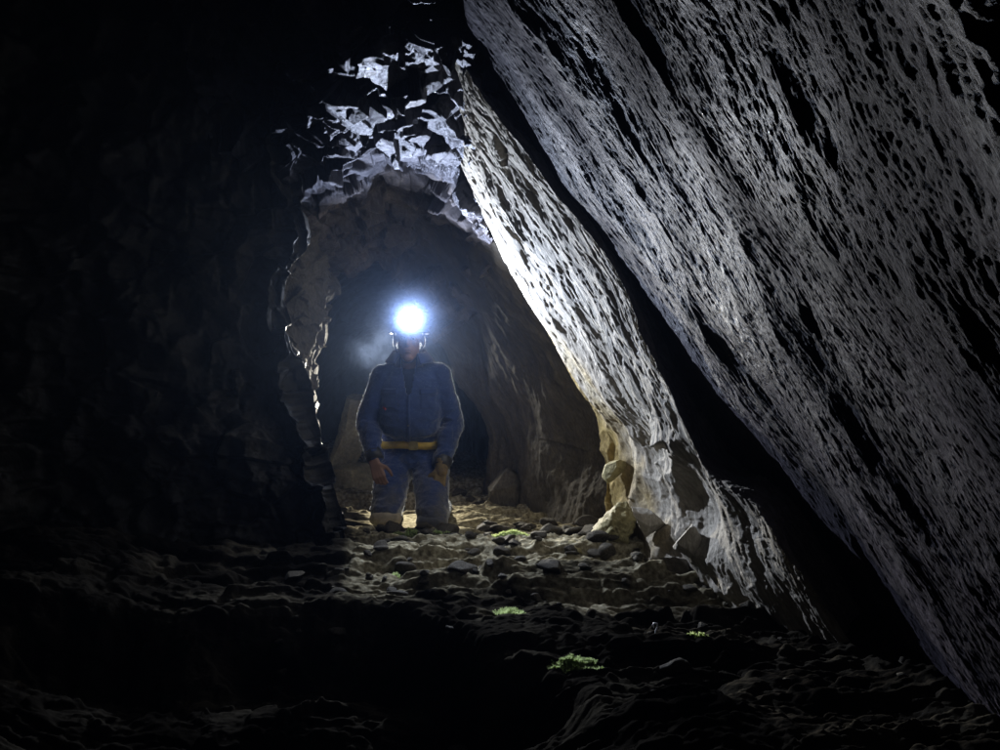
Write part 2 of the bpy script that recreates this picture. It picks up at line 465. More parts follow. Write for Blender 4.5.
# the passage wall beyond the shelf, right-hand side
inner_r = rock('rock_wall_inner', [
    [(372, 262, 7.1), (440, 262, 7.3), (480, 300, 7.5), (540, 370, 7.6), (560, 430, 7.6), (560, 480, 7.6), (560, 560, 7.6)],
    [(372, 240, 6.75), (398, 275, 6.8), (436, 340, 6.85), (462, 388, 6.9), (482, 425, 6.9), (480, 470, 6.9), (484, 520, 6.9)],
    [(380, 225, 6.3), (420, 265, 6.4), (462, 335, 6.5), (487, 388, 6.5), (500, 425, 6.5), (505, 470, 6.4), (510, 530, 6.3)],
    [(400, 195, 5.8), (450, 240, 5.8), (500, 325, 5.8), (532, 388, 5.8), (548, 430, 5.8), (552, 480, 5.7), (552, 550, 5.6)],
    [(430, 160, 5.2), (485, 205, 5.2), (535, 292, 5.35), (585, 370, 5.4), (605, 430, 5.4), (600, 500, 5.2), (600, 570, 5.2)],
    [(480, 140, 4.9), (530, 205, 4.9), (580, 292, 5.1), (630, 370, 5.2), (650, 430, 5.2), (650, 500, 5.1), (650, 600, 5.1)],
], 420, 420, d_inner, M_inner, inside=(-.5, 5, .9))

# left wall: its far lip hides the passage, the rest turns its back to the lamp
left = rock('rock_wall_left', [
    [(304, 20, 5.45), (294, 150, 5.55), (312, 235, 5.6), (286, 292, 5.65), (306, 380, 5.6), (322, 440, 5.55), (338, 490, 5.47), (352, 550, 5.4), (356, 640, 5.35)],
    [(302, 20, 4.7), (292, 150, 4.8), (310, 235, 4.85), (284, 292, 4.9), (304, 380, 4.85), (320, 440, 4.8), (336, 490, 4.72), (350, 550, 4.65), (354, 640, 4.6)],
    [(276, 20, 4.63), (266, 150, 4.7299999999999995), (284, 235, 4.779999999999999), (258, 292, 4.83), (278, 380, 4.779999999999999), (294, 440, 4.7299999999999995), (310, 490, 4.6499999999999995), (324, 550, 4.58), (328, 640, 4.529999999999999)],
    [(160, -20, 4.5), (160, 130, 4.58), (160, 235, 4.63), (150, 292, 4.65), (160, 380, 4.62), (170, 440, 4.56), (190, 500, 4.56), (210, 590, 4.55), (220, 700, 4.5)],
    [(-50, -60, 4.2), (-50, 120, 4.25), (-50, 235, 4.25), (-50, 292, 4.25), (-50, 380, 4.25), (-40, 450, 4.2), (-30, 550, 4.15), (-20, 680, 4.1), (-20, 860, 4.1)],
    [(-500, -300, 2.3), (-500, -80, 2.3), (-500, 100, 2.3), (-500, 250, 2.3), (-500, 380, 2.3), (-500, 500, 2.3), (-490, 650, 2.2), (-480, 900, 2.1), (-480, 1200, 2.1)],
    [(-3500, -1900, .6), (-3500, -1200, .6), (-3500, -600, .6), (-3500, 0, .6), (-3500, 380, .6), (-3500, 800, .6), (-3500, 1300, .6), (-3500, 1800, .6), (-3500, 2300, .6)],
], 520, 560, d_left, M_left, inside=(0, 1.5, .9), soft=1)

# small outcrop inside the left lip
outc = rock('rock_wall_outcrop', [
    [(285, 150, 5.9), (300, 250, 6.0), (318, 290, 6.2), (306, 330, 6.2), (304, 370, 6.2), (300, 430, 6.2), (300, 500, 6.2)],
    [(300, 150, 5.6), (322, 262, 5.7), (332, 288, 5.85), (321, 330, 5.9), (314, 365, 5.9), (312, 430, 5.9), (310, 500, 5.9)],
    [(270, 150, 5.4), (300, 262, 5.45), (302, 290, 5.5), (300, 330, 5.5), (300, 365, 5.5), (300, 430, 5.5), (300, 500, 5.5)],
    [(230, 150, 5.3), (240, 262, 5.3), (240, 290, 5.35), (240, 330, 5.35), (240, 365, 5.35), (240, 430, 5.35), (240, 500, 5.35)],
], 240, 360, lambda P: d_block(P, 1.3, .5), M_inner, inside=(-.5, 5, .9))

# far end of the passage
ringpts = []
for y, sx, sz, ox in ((6.6, 1.0, 1.72, -.95), (7.6, .95, 1.75, -.9), (8.8, .95, 1.8, -.95), (10.0, .85, 1.6, -1.1), (10.8, .4, .8, -1.1), (10.95, .02, .1, -1.1)):
    row = []
    for k in range(13):
        a = math.pi * (1.12 - 1.24 * k / 12)
        row.append((ox + sx * math.cos(a), y, (.5 if y > 10.5 else 0) + sz * math.sin(a)))
    ringpts.append(row)
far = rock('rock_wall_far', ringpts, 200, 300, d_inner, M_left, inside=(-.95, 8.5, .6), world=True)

# back of the tunnel behind the photographer, closes the space
bk = []
for y, s in ((-1.2, 1.0), (-2.2, .95), (-3.2, .5), (-3.4, .02)):
    bk.append([(0.1 + 2.6 * s * math.cos(math.pi * (1.15 - 1.3 * k / 12)), y, 2.6 * s * math.sin(math.pi * (1.15 - 1.3 * k / 12))) for k in range(13)])
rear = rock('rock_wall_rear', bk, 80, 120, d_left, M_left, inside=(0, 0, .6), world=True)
for o in (slab, band, roof, inner_r, left, outc, far, rear):
    tag(o, kind='structure')

# ------------------------------------------------------------------ ground
gx = np.linspace(-2.8, 3.2, 700)
gy = np.concatenate([np.linspace(-3.4, 1.7, 90)[:-1], np.linspace(1.7, 6.4, 900)[:-1], np.linspace(6.4, 11, 260)])


def ground_h(X, Y):
    P = np.stack([X, Y, 0 * X], -1)
    w = P + 0.10 * np.stack([fbm(P * 1.6 + 4 + k * 9.1, 3) for k in range(3)], -1)
    led = fbm(w * np.array([.75, 3.4, 1]) + 2.2, 2)
    h = (sstep(led, -.10, -.04) + sstep(led, .10, .15) + sstep(led, -.30, -.24)) * (.046 - .030 * sstep(4.2 - Y, 0, .5)) - .065 - .02 * sstep(Y, 4.5, 4.9)
    near = sstep(4.7 - Y, 0, .7)
    rub = facets(w * np.array([2.8, 8, 1]) + 1, .8) * sstep(fbm(P * 1.3 + 60, 2), -.15, .2)
    rub2 = scoops(w * np.array([13, 22, 1]) + 5, .8, .8)
    h = h + blur(rub, 1) * .020 + blur(facets(w * np.array([9, 13, 1]) + 21, 1.0), 1) * .008 + blur(facets(w * np.array([24, 34, 1]) + 31, 1.0), 1) * .005 + rub2 * .009 + fbm(P * 2.2, 4) * .04 + fbm(P * np.array([13, 26, 1]), 4, .65) * .006 + fbm(P * 70, 2) * .003
    # hollow in the left foreground and a bank under the walls
    ye = 3.74 - .95 * sstep(X, -.55, .55) + .16 * fbm(P * np.array([2, .6, 1]) + 7, 4, .6)
    h = h - .28 * sstep(ye - Y, 0, .26) * sstep(.55 - X, 0, .75) - .12 * sstep(ye - .5 - Y, 0, .5) * sstep(.2 - X, 0, .6)
    h = h + .10 * sstep(X - (.95 + .0 * Y), 0, .8) + .12 * sstep(-X - 1.3, 0, .6)
    # flatter under the kneeling man
    k = np.exp(-(((X + .50) / .38) ** 2 + ((Y - 5.65) / .42) ** 2) ** 2)
    return h * (1 - k) + k * (fbm(P * 22, 3) * .006)


X, Y = np.meshgrid(gx, gy)
H = ground_h(X, Y)
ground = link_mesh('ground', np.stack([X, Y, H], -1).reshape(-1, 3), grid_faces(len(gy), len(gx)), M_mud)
tag(ground, kind='structure')
_H = H


def gz(x, y):
    i = np.searchsorted(gy, y); j = np.searchsorted(gx, x)
    return float(_H[min(i, len(gy) - 1), min(j, len(gx) - 1)])


# ------------------------------------------------------------------ stones
def ico(sub):
    bm = bmesh.new(); bmesh.ops.create_icosphere(bm, subdivisions=sub, radius=1)
    V = np.array([v.co[:] for v in bm.verts]); Fc = np.array([[v.index for v in f.verts] for f in bm.faces])
    bm.free(); return V, Fc


def stone_mesh(name, size, seed, mat, sub=4, cuts=9, rough=.05):
    V, Fc = ico(sub)
    rs = np.random.RandomState(seed)
    V = V.copy()
    for _ in range(cuts):                    # plane cuts give flat broken faces
        n = rs.normal(size=3); n /= np.linalg.norm(n)
        d = rs.uniform(.5, .85) if cuts < 14 else rs.uniform(.38, .72)
        t = V @ n
        V = V - np.where(t > d, (t - d), 0)[:, None] * n
    V = V * np.array(size)
    nn = V / (np.linalg.norm(V, axis=1)[:, None] + 1e-9)
    s = min(size)
    V = V + nn * (fbm(V / s * 1.3 + seed, 4, .6) * rough * s * 2 + fbm(V / s * 7 + seed, 3, .6) * rough * s * .7)[:, None]
    return V, Fc


def boulder(name, loc, size, seed, mat, label, rot=(0, 0, 0), sub=5, group=None, cuts=9, rough=.08):
    V, Fc = stone_mesh(name, size, seed, mat, sub, cuts, rough)
    o = link_mesh(name, V, Fc, mat, smooth=True)
    o.location = loc; o.rotation_euler = rot
    tag(o, label, 'rock', group)
    return o


# ochre block at the foot of the shelf, leaning slabs, upright pale slab behind the left lip
p = at(614, 528, 4.72)
boulder('boulder', tuple(p), (.155, .17, .22), 3, M_ochre, 'big yellow ochre boulder leaning at the foot of the lit right wall', (.1, .35, .5), sub=6, rough=.14, cuts=14)
p = at(572, 556, 4.6)
boulder('boulder', (p[0], p[1], .03), (.11, .10, .055), 12, M_ochre, 'low brown rock left of the yellow boulder foot', (.1, .1, .9), sub=5)
p = at(352, 430, 7.2)
boulder('rock_slab', tuple(p), (.15, .12, .52), 21, M_pale, 'tall pale slab of rock standing behind the miner\'s elbow', (0.05, .22, .3), sub=6, cuts=14)
p = at(352, 486, 7.0)
boulder('rock_slab', (p[0] + .05, p[1] + .1, .06), (.30, .25, .15), 23, M_pale, 'low pale rock heap at the foot of the tall slab', (0, .1, .3), sub=5, cuts=14)
p = at(500, 500, 6.2)
boulder('boulder', (p[0] + .02, p[1], .10), (.13, .14, .16), 33, M_inner, 'brown rock at the base of the inner wall right of the miner', (.3, .3, .3), sub=5)

for (px, py, D, sz, sd, mt, rt, lb) in (
        (612, 470, 4.85, (.075, .08, .095), 41, M_ochre, (.4, .5, .2), 'yellowish block wedged high in the foot of the lit wall'),
        (648, 520, 4.5, (.12, .10, .085), 43, M_band, (.2, .6, .7), 'pale angular block in the broken foot of the lit wall'),
        (668, 572, 4.2, (.11, .12, .08), 45, M_inner, (.5, .2, .1), 'brown slab lying at the foot of the lit wall above the moss'),
        (690, 545, 4.05, (.11, .09, .10), 47, M_band, (.1, .5, .4), 'grey cracked block under the lit shelf, nearest the camera of the blocks')):
    q = at(px, py, D)
    boulder('rock_block', tuple(q), sz, sd, mt, lb, rt, sub=5, cuts=16, rough=.05)

# loose stones: a few meshes, many individuals
protos = []
for k in range(9):
    V, Fc = stone_mesh('s', (1, rng.uniform(.6, .95), rng.uniform(.35, .65)), 100 + k, M_stone, 3, 10, .1)
    me_o = link_mesh('loose_stone', V, Fc, M_stone, smooth=False)
    protos.append(me_o)
used = [False] * 9


def stone(x, y, r, dark=False):
    k = rng.randrange(9)
    if used[k]:
        o = protos[k].copy(); COL.objects.link(o)
    else:
        o = protos[k]; used[k] = True
    o.location = (x, y, gz(x, y) + r * .25); o.scale = (r, r, r)
    o.rotation_euler = (rng.uniform(-.3, .3), rng.uniform(-.3, .3), rng.uniform(0, 6.28))
    tag(o, 'small loose broken stone lying on the dark tunnel floor', 'stone', 'loose stones on the tunnel floor')
    return o


cnt = 0
while cnt < 290:
    y = rng.uniform(2.7, 6.9) if rng.random() < .4 else rng.uniform(3.9, 5.3)
    lo = -.72 if y > 4.2 else -.9
    hi = .45 + .36 * max(0, 5.2 - y)
    if y > 5.4: hi = -.05
    x = rng.uniform(lo, hi)
    if abs(x + .5) < .36 and 5.2 < y < 6.3: continue
    stone(x, y, rng.choice([.012, .016, .02, .024, .03, .045, .06]) * (1.2 if y > 4 else .8))
    cnt += 1


# ------------------------------------------------------------------ moss clumps
def moss(px, py, D, w, d, n, label, seed, tall=.028):
    rs = random.Random(seed)
    x0, y0, _ = at(px, py, D)
    V, Fc = [], []
    for _ in range(n):
        a = rs.uniform(0, 6.28); r = math.sqrt(rs.random()) * rs.uniform(.6, 1)
        if fbm(np.array([[math.cos(a) * r * 3 + seed, math.sin(a) * r * 3, .5]]), 3)[0] < -.06: continue
        lump = .5 + .5 * math.sin(a * 3 + seed)
        x = x0 + math.cos(a) * r * w * (.7 + .3 * lump); y = y0 + math.sin(a) * r * d * (.7 + .3 * lump)
        z = gz(x, y) - .004
        hgt = tall * rs.uniform(.4, 1.0) * (1.1 - r * .7)
        for _k in range(3):
            b = rs.uniform(0, 6.28); t = rs.uniform(.1, .7)
            dx, dy = math.cos(b), math.sin(b); wd = rs.uniform(.0018, .0035)
            base = np.array([x, y, z]); mid = base + np.array([dx * t * hgt * .5, dy * t * hgt * .5, hgt * .6]); tip = base + np.array([dx * t * hgt * 1.2, dy * t * hgt * 1.2, hgt])
            s = np.array([-dy, dx, 0]) * wd
            i = len(V); V += [base - s * .6, base + s * .6, mid + s, mid - s, tip + s * .15, tip - s * .15]
            Fc += [(i, i + 1, i + 2, i + 3), (i + 3, i + 2, i + 4, i + 5)]
    V = np.array(V) - np.array([x0, y0, 0])
    o = link_mesh('moss_clump', V, Fc, M_moss); o.location = (x0, y0, 0)
    tag(o, label, 'moss')


def gd(py): return CH * F / (py - 375)


moss(398, 573, gd(573), .035, .03, 130, 'small bright moss tuft on the ledge nearest the left wall', 1)
moss(472, 566, gd(566), .05, .05, 200, 'narrow green moss tuft beside a stone in the middle of the path', 2)
moss(508, 602, gd(602), .09, .10, 900, 'loose patchy moss clump in the middle of the dark floor', 3)
moss(577, 645, gd(647), .11, .05, 1100, 'bright green moss clump nearest the camera', 4, .022)
moss(704, 634, gd(634), .07, .04, 220, 'dim moss patch under the end of the lit shelf', 5, .02)
moss(640, 565, gd(600), .03, .02, 60, 'tiny moss tuft on rubble below the right wall', 6, .015)
moss(365, 524, 5.35, .05, .06, 200, 'small lit moss patch beside the miner\'s pale knee pad', 7, .02)

moss(425, 548, 4.85, .22, .05, 1500, 'thin yellow-green moss film along the lit ledge before the kneeling miner', 12, .026)
moss(515, 550, 4.8, .17, .045, 1100, 'thin moss film on the ledge right of the miner\'s knees', 14, .026)
moss(540, 578, 4.3, .06, .04, 260, 'small moss patch among stones halfway to the yellow boulder', 17, .02)

# small white peg stuck in the floor
x0, y0, _ = at(655, 622, gd(632))
bm = bmesh.new()
pts = [(0, 0, -.02), (.003, 0, .02), (-.002, .002, .045)]
def tube_np(pts, rad, seg=10):
    pts = [np.array(p, float) for p in pts]
    V = []
    for i, p in enumerate(pts):
        t = pts[min(i + 1, len(pts) - 1)] - pts[max(i - 1, 0)]; t /= np.linalg.norm(t) + 1e-9
        a = np.cross(t, [0.3, .9, .2]); a /= np.linalg.norm(a); b = np.cross(t, a)
        r = rad[i] if isinstance(rad, (list, tuple)) else rad
        V += [p + r * (math.cos(k * 6.2832 / seg) * a + math.sin(k * 6.2832 / seg) * b) for k in range(seg)]
    Fc = [tuple(f) for f in grid_faces(len(pts), seg, True)]
    return V, Fc
bm.free()
V, Fc = tube_np([(0, 0, -.02), (.001, 0, .012), (.003, 0, .028), (.009, 0, .040), (.006, 0, .050), (-.003, 0, .052), (-.007, 0, .045), (-.004, 0, .036)], [.003, .0028, .0026, .003, .0032, .0032, .003, .002])
peg = link_mesh('hooked_peg', V, Fc, M_bone); peg.location = (x0, y0, gz(x0, y0))
tag(peg, 'tiny white hooked peg sticking up from the dark floor', 'peg')


# ------------------------------------------------------------------ the miner
def capsule(a, b, ra, rb, seg=20, rings=7, flat=None):
    """Tapered capsule as V, F (closed). flat scales the section along a given axis: (axis, factor)."""
    a = np.array(a, float); b = np.array(b, float)
    t = b - a; Lh = np.linalg.norm(t); t = t / Lh if Lh > 1e-6 else np.array([0, 0, 1.])
    u = np.cross(t, [0, 1, 0]) if abs(t[1]) < .9 else np.cross(t, [1, 0, 0]); u /= np.linalg.norm(u); v = np.cross(t, u)
    prof = [(-ra * math.cos(k / rings * math.pi / 2), ra * math.sin(k / rings * math.pi / 2)) for k in range(1, rings + 1)]
    prof += [(Lh + rb * math.sin(k / rings * math.pi / 2), rb * math.cos(k / rings * math.pi / 2)) for k in range(0, rings)]
    V = []
    for s, r in prof:
        for k in range(seg):
            an = k * 2 * math.pi / seg
            o = r * (math.cos(an) * u + math.sin(an) * v)
            if flat is not None:
                ax = np.array(flat[0], float); o = o - ax * o.dot(ax) * (1 - flat[1])
            V.append(a + t * s + o)
    n = len(prof)
    Fc = [tuple(f) for f in grid_faces(n, seg, True)]
    V.append(a - t * ra); V.append(b + t * rb)
    i0, i1 = len(V) - 2, len(V) - 1
    for k in range(seg):
        Fc.append((i0, (k + 1) % seg, k)); base = (n - 1) * seg
        Fc.append((i1, base + k, base + (k + 1) % seg))
    return V, Fc


def ellip(c, r, rot=None, seg=24):
    V, Fc = [], []
    bm = bmesh.new(); bmesh.ops.create_uvsphere(bm, u_segments=seg, v_segments=seg // 2, radius=1)
    Mx = Matrix.LocRotScale(Vector(c), rot.to_quaternion() if rot is not None else None, Vector(r))
    bm.transform(Mx)
    V = [np.array(v.co[:]) for v in bm.verts]; Fc = [tuple(v.index for v in f.verts) for f in bm.faces]
    bm.free(); return V, Fc


def fuse(pieces, voxel, smooth_it=4, name='tmp'):
    """Union of overlapping pieces as one continuous surface (voxel remesh), returned as numpy arrays."""
    V, Fc = [], []
    for v, f in pieces:
        o = len(V); V += list(v); Fc += [tuple(i + o for i in q) for q in f]
    me = bpy.data.meshes.new(name); me.from_pydata([tuple(map(float, p)) for p in V], [], Fc); me.update()
    bm = bmesh.new(); bm.from_mesh(me); bmesh.ops.recalc_face_normals(bm, faces=bm.faces); bm.to_mesh(me); bm.free()
    ob = bpy.data.objects.new(name, me); COL.objects.link(ob)
    r = ob.modifiers.new('r', 'REMESH'); r.mode = 'VOXEL'; r.voxel_size = voxel; r.adaptivity = 0
    if smooth_it:
        s = ob.modifiers.new('s', 'SMOOTH'); s.factor = .5; s.iterations = smooth_it
    bpy.context.view_layer.update()
    dg = bpy.context.evaluated_depsgraph_get()
    e = bpy.data.meshes.new_from_object(ob.evaluated_get(dg))
    n = len(e.vertices); A = np.zeros(n * 3, dtype=np.float32); e.vertices.foreach_get('co', A)
    A = A.reshape(-1, 3).astype(float)
    NN = np.zeros(n * 3, dtype=np.float32); e.vertices.foreach_get('normal', NN) if hasattr(e.vertices, 'foreach_get') else None
    q = np.zeros(len(e.polygons) * 4, dtype=np.int32)
    if len(e.loops) == len(e.polygons) * 4:
        e.loops.foreach_get('vertex_index', q); q = q.reshape(-1, 4)
    else:
        e.calc_loop_triangles(); q = np.array([t.vertices[:] for t in e.loop_triangles])
    bpy.data.objects.remove(ob); bpy.data.meshes.remove(me); bpy.data.meshes.remove(e)
    return A, NN.reshape(-1, 3).astype(float), q


PX, PY = -.51, 5.42             # between the knees, on the floor
def W(x, y, z): return np.array([x, y, z])

shL, shR = W(-.182, .15, .845), W(.190, .16, .855)
elL, elR = W(-.252, .18, .585), W(.240, .20, .575)
wrL, wrR = W(-.180, .00, .385), W(.185, .06, .345)
knL, knR = W(-.118, .00, .085), W(.142, -.07, .078)
hpL, hpR = W(-.095, .27, .36), W(.105, .27, .36)
anL, anR = W(-.12, .42, .07), W(.17, .36, .07)
pelv, waist, chest, neck, headc = W(0, .27, .37), W(0, .24, .50), W(0, .18, .77), W(.0, .14, .93), W(.0, .075, 1.047)


def hand(wr, tipdir, side, thumb_out, curl=.5, rad=.0085, glove=0):
    """Palm, four unequal bent fingers and a thumb, as capsule pieces."""
    P = []
    d = np.array(tipdir, float); d /= np.linalg.norm(d)
    s = np.array(side, float); s -= d * s.dot(d); s /= np.linalg.norm(s)       # towards the thumb side
    up = np.cross(s, d)
    if up[1] > 0: up = -up                                                       # back of the hand faces the camera
    k = 1 + glove * .16
    palm = wr + d * .045
    for off in (-.026, -.009, .009, .026):
        P.append(capsule(wr + s * off * .6 - d * .01, wr + d * .083 + s * off, .015 * k, .0125 * k))
    lens = [(.026, .062), (.0095, .076), (-.008, .070), (-.0255, .054)]
    for i, (o, Ln) in enumerate(lens):
        a = wr + d * .083 + s * o
        sp = s * (o * .35)
        c = curl * (1 + .15 * i)
        d1 = d * math.cos(c * .5) - up * math.sin(c * .5) + sp * .6; d1 /= np.linalg.norm(d1)
        d2 = d * math.cos(c * 1.2) - up * math.sin(c * 1.2) + sp * .3; d2 /= np.linalg.norm(d2)
        d3 = d * math.cos(c * 1.8) - up * math.sin(c * 1.8); d3 /= np.linalg.norm(d3)
        b = a + d1 * Ln * .45; c_ = b + d2 * Ln * .32; e = c_ + d3 * Ln * .24
        r = rad * k
        P += [capsule(a, b, r * 1.12, r), capsule(b, c_, r, r * .93), capsule(c_, e, r * .93, r * .78)]
    t0 = wr + d * .022 + s * .022; t1 = t0 + (d * .55 + s * .75 - up * .15) * .040; t2 = t1 + (d * .85 + s * .35 - up * .25) * .032; t3 = t2 + (d * .95 + s * .1 - up * .3) * .024
    P += [capsule(t0, t1, .016 * k, .0115 * k), capsule(t1, t2, .0115 * k, .0098 * k), capsule(t2, t3, .0098 * k, .008 * k)]
    return P


# body (skin): head, neck, trunk, arms, bare left-of-picture hand; one surface
handL = (wrL + W(.0, -.02, -.02), (.30, -.25, -.80), (1, -.1, .2))
handR = (wrR + W(-.005, -.02, -.02), (-.12, -.22, -.95), (-1, -.1, 0))
hc = headc
body = [ellip(hc + W(0, .012, .035), (.075, .093, .088)), ellip(hc + W(0, -.018, -.035), (.062, .070, .088)),
        ellip(hc + W(0, -.045, -.098), (.036, .034, .026)),
        ellip(hc + W(0, -.095, -.022), (.013, .018, .017)), capsule(hc + W(0, -.080, .018), hc + W(0, -.101, -.020), .009, .0115),
        ellip(hc + W(0, -.078, .030), (.052, .016, .012)), ellip(hc + W(-.036, -.066, -.022), (.021, .017, .017)), ellip(hc + W(.036, -.066, -.022), (.021, .017, .017)),
        ellip(hc + W(0, -.088, -.057), (.024, .010, .0065)), ellip(hc + W(0, -.086, -.068), (.020, .010, .007)),
        ellip(hc + W(-.079, .012, -.008), (.010, .020, .032)), ellip(hc + W(.079, .012, -.008), (.010, .020, .032)),
        capsule(neck + W(0, .01, -.04), hc + W(0, .01, -.05), .062, .055),
        capsule(neck + W(-.02, 0, -.06), shL + W(.02, 0, -.02), .045, .040), capsule(neck + W(.02, 0, -.06), shR + W(-.02, 0, -.02), .045, .040),
        ellip(chest, (.15, .10, .19)), ellip(waist, (.13, .09, .14)), ellip(pelv, (.14, .11, .11)),
        capsule(shL + W(.01, 0, -.02), elL, .042, .036), capsule(elL, wrL, .038, .026), capsule(shR + W(-.01, 0, -.02), elR, .042, .036), capsule(elR, wrR, .038, .026),
        capsule(hpL, knL, .078, .052), capsule(hpR, knR, .078, .052), capsule(knL, anL, .05, .034), capsule(knR, anR, .05, .034),
        capsule(anL, anL + W(0, .12, -.02), .036, .03), capsule(anR, anR + W(0, .12, -.02), .036, .03)]
body += hand(*handL, 1, .85) + hand(*handR, -1, .55)
A, NN, Q = fuse(body, .0042, 3)
for sx in (-1, 1):                                                      # eye sockets, corners of the mouth
    e = hc + W(sx * .031, -.088, .006)
    A[:, 1] += .012 * np.exp(-((A[:, 0] - e[0]) ** 2 / .016 ** 2 + (A[:, 2] - e[2]) ** 2 / .010 ** 2)) * (A[:, 1] < hc[1] - .03)
A[:, 1] += .006 * np.exp(-((A[:, 0] - hc[0]) ** 2 / .020 ** 2 + (A[:, 2] - hc[2] + .0625) ** 2 / .003 ** 2)) * (A[:, 1] < hc[1] - .05)
Ab, Nb = A.copy(), NN.copy()
person = link_mesh('person', A, Q, M_skin)
person.location = (PX, PY, 0)
tag(person, 'person in a blue coverall kneeling in the tunnel with a glaring headlamp', 'person')
for sx in (-1, 1):
    v, f = ellip(hc + W(sx * .031, -.064, .004), (.0115, .0115, .0085), seg=20)
    eye = link_mesh('eye', v, [q if len(q) == 4 else q + (q[2],) for q in f] if False else [q for q in f if len(q) == 4], M_white, person)
    v, f = ellip(hc + W(sx * .031, -.0745, .003), (.0056, .002, .0050), seg=16)
    link_mesh('iris', v, [q for q in f if len(q) == 4], M_dark, eye)

# coverall: sleeves, trunk, legs in one cloth surface with folds
cov = [capsule(shL + W(.03, 0, -.005), elL, .069, .058), capsule(elL, wrL + W(-.004, .02, .02), .060, .049),
       capsule(shR + W(-.03, 0, -.005), elR, .069, .060), capsule(elR, wrR + W(0, .02, .02), .062, .050),
       capsule(neck + W(-.035, .02, -.065), shL + W(.02, 0, -.005), .080, .060), capsule(neck + W(.035, .02, -.065), shR + W(-.02, 0, -.005), .078, .062),
       ellip(chest + W(0, .0, -.0), (.205, .135, .20)), ellip(chest + W(0, -.01, -.12), (.19, .13, .19)), ellip(waist + W(0, 0, .0), (.168, .125, .14)),
       ellip(waist + W(0, .0, .11), (.185, .130, .10)),
       ellip(pelv + W(0, .0, .01), (.172, .14, .13)),
       capsule(hpL, knL, .110, .084), capsule(hpR, knR, .110, .088), capsule(knL + W(0, .02, 0), anL, .078, .055), capsule(knR + W(0, .02, 0), anR, .080, .055),
       ]
A, NN, Q = fuse(cov, .0062, 7)
Pn = A
f1 = fbm(Pn * np.array([9, 9, 17]) + 3, 3, .55, ridged=True)
f2 = fbm(Pn * np.array([22, 22, 34]) + 9, 3, .5)
amp = np.full(len(A), .006)
for c, r in ((elL, .12), (elR, .12), (pelv + W(0, -.08, 0), .16), (knL, .12), (knR, .12), (waist, .14), (wrL, .1), (wrR, .1)):
    amp += .010 * np.exp(-((A - c) ** 2).sum(1) / r ** 2)
dsp = amp * (f1 - .35) * 1.0 + .0045 * f2
# bagging just above the belt
dsp += .012 * np.exp(-((A[:, 2] - .53) / .045) ** 2) * (np.abs(A[:, 0]) < .24)
dsp -= .012 * np.exp(-((A[:, 2] - .452) / .020) ** 2) * (np.abs(A[:, 0]) < .17) * (A[:, 2] > .4)
A = A + NN * dsp[:, None]
# cut open around the neck and the cuffs
cut_c = neck + W(0, -.05, .03)
cen = A[Q].mean(1)
keep = np.ones(len(Q), bool)
dz = cen - (neck + W(0, -.01, .02))
keep &= ~((np.sqrt((dz[:, 0] / .062) ** 2 + (dz[:, 1] / .085) ** 2) < 1) & (cen[:, 2] > .90))
vw = .010 + .034 * np.clip((cen[:, 2] - .73) / .2, 0, 1)
keep &= ~((np.abs(cen[:, 0] - .0) < vw) & (cen[:, 2] > .74) & (cen[:, 1] < .10))
Q2 = Q[keep]
coverall = link_mesh('coverall', A, Q2, M_blue, person)
md = coverall.modifiers.new('t', 'SOLIDIFY'); md.thickness = .004; md.offset = -1
bvh = BVHTree.FromPolygons([Vector(v) for v in A], [tuple(int(i) for i in q) for q in Q])

# short cotton nap standing off the cloth: it catches the light that comes from behind
def nap(name, A, NN, n, mat, parent, seed, lo=.003, hi=.0075, wd=.00022, sel=None):
    rs = np.random.RandomState(seed)
    idx = np.arange(len(A)) if sel is None else np.nonzero(sel)[0]
    k = rs.choice(idx, n)
    p = A[k] + rs.normal(size=(n, 3)) * .002
    nn = NN[k] + rs.normal(size=(n, 3)) * .35
    nn /= np.linalg.norm(nn, axis=1)[:, None]
    s = np.cross(nn, rs.normal(size=(n, 3))); s /= np.linalg.norm(s, axis=1)[:, None]
    L = rs.uniform(lo, hi, n)[:, None]
    V = np.stack([p - s * wd, p + s * wd, p + nn * L], 1).reshape(-1, 3)
    o = link_mesh(name, V, np.arange(3 * n).reshape(-1, 3), mat, parent, smooth=False)
    o['kind'] = 'stuff'
    return o


M_nap, nt, b = new_mat('cotton_nap')
b.inputs['Base Color'].default_value = (.22, .28, .42, 1); b.inputs['Roughness'].default_value = .9
tr = nt.nodes.new('ShaderNodeBsdfTranslucent'); tr.inputs['Color'].default_value = (.75, .80, .9, 1)
mxs = nt.nodes.new('ShaderNodeMixShader'); mxs.inputs[0].default_value = .7
nt.links.new(b.outputs[0], mxs.inputs[1]); nt.links.new(tr.outputs[0], mxs.inputs[2])
nt.links.new(mxs.outputs[0], nt.nodes['Material Output'].inputs['Surface'])
used_v = np.unique(Q2)
selv = np.zeros(len(A), bool); selv[used_v] = True
nap('cloth_nap', A, NN, 44000, M_nap, coverall, 5, sel=selv)
nap('body_hair', Ab, Nb, 9000, M_nap, person, 6, .002, .006, sel=(Ab[:, 2] > headc[2] - .05) & (np.abs(Ab[:, 0]) > .055))

# undershirt seen in the open neck
v, f = [], []
n, m_ = 26, 20
for i in range(n):
    z = .70 + .225 * i / (n - 1)
    for j in range(m_):
        x = (-.085 + .17 * j / (m_ - 1))
        h = bvh.ray_cast(Vector((x, -1, z)), Vector((0, 1, 0)))[0]
        y = (h.y if h else .1) + .012
        if z > .86: y += (z - .86) * .15
        v.append((x, y, z))
link_mesh('undershirt', v, grid_faces(n, m_), M_navy, person)


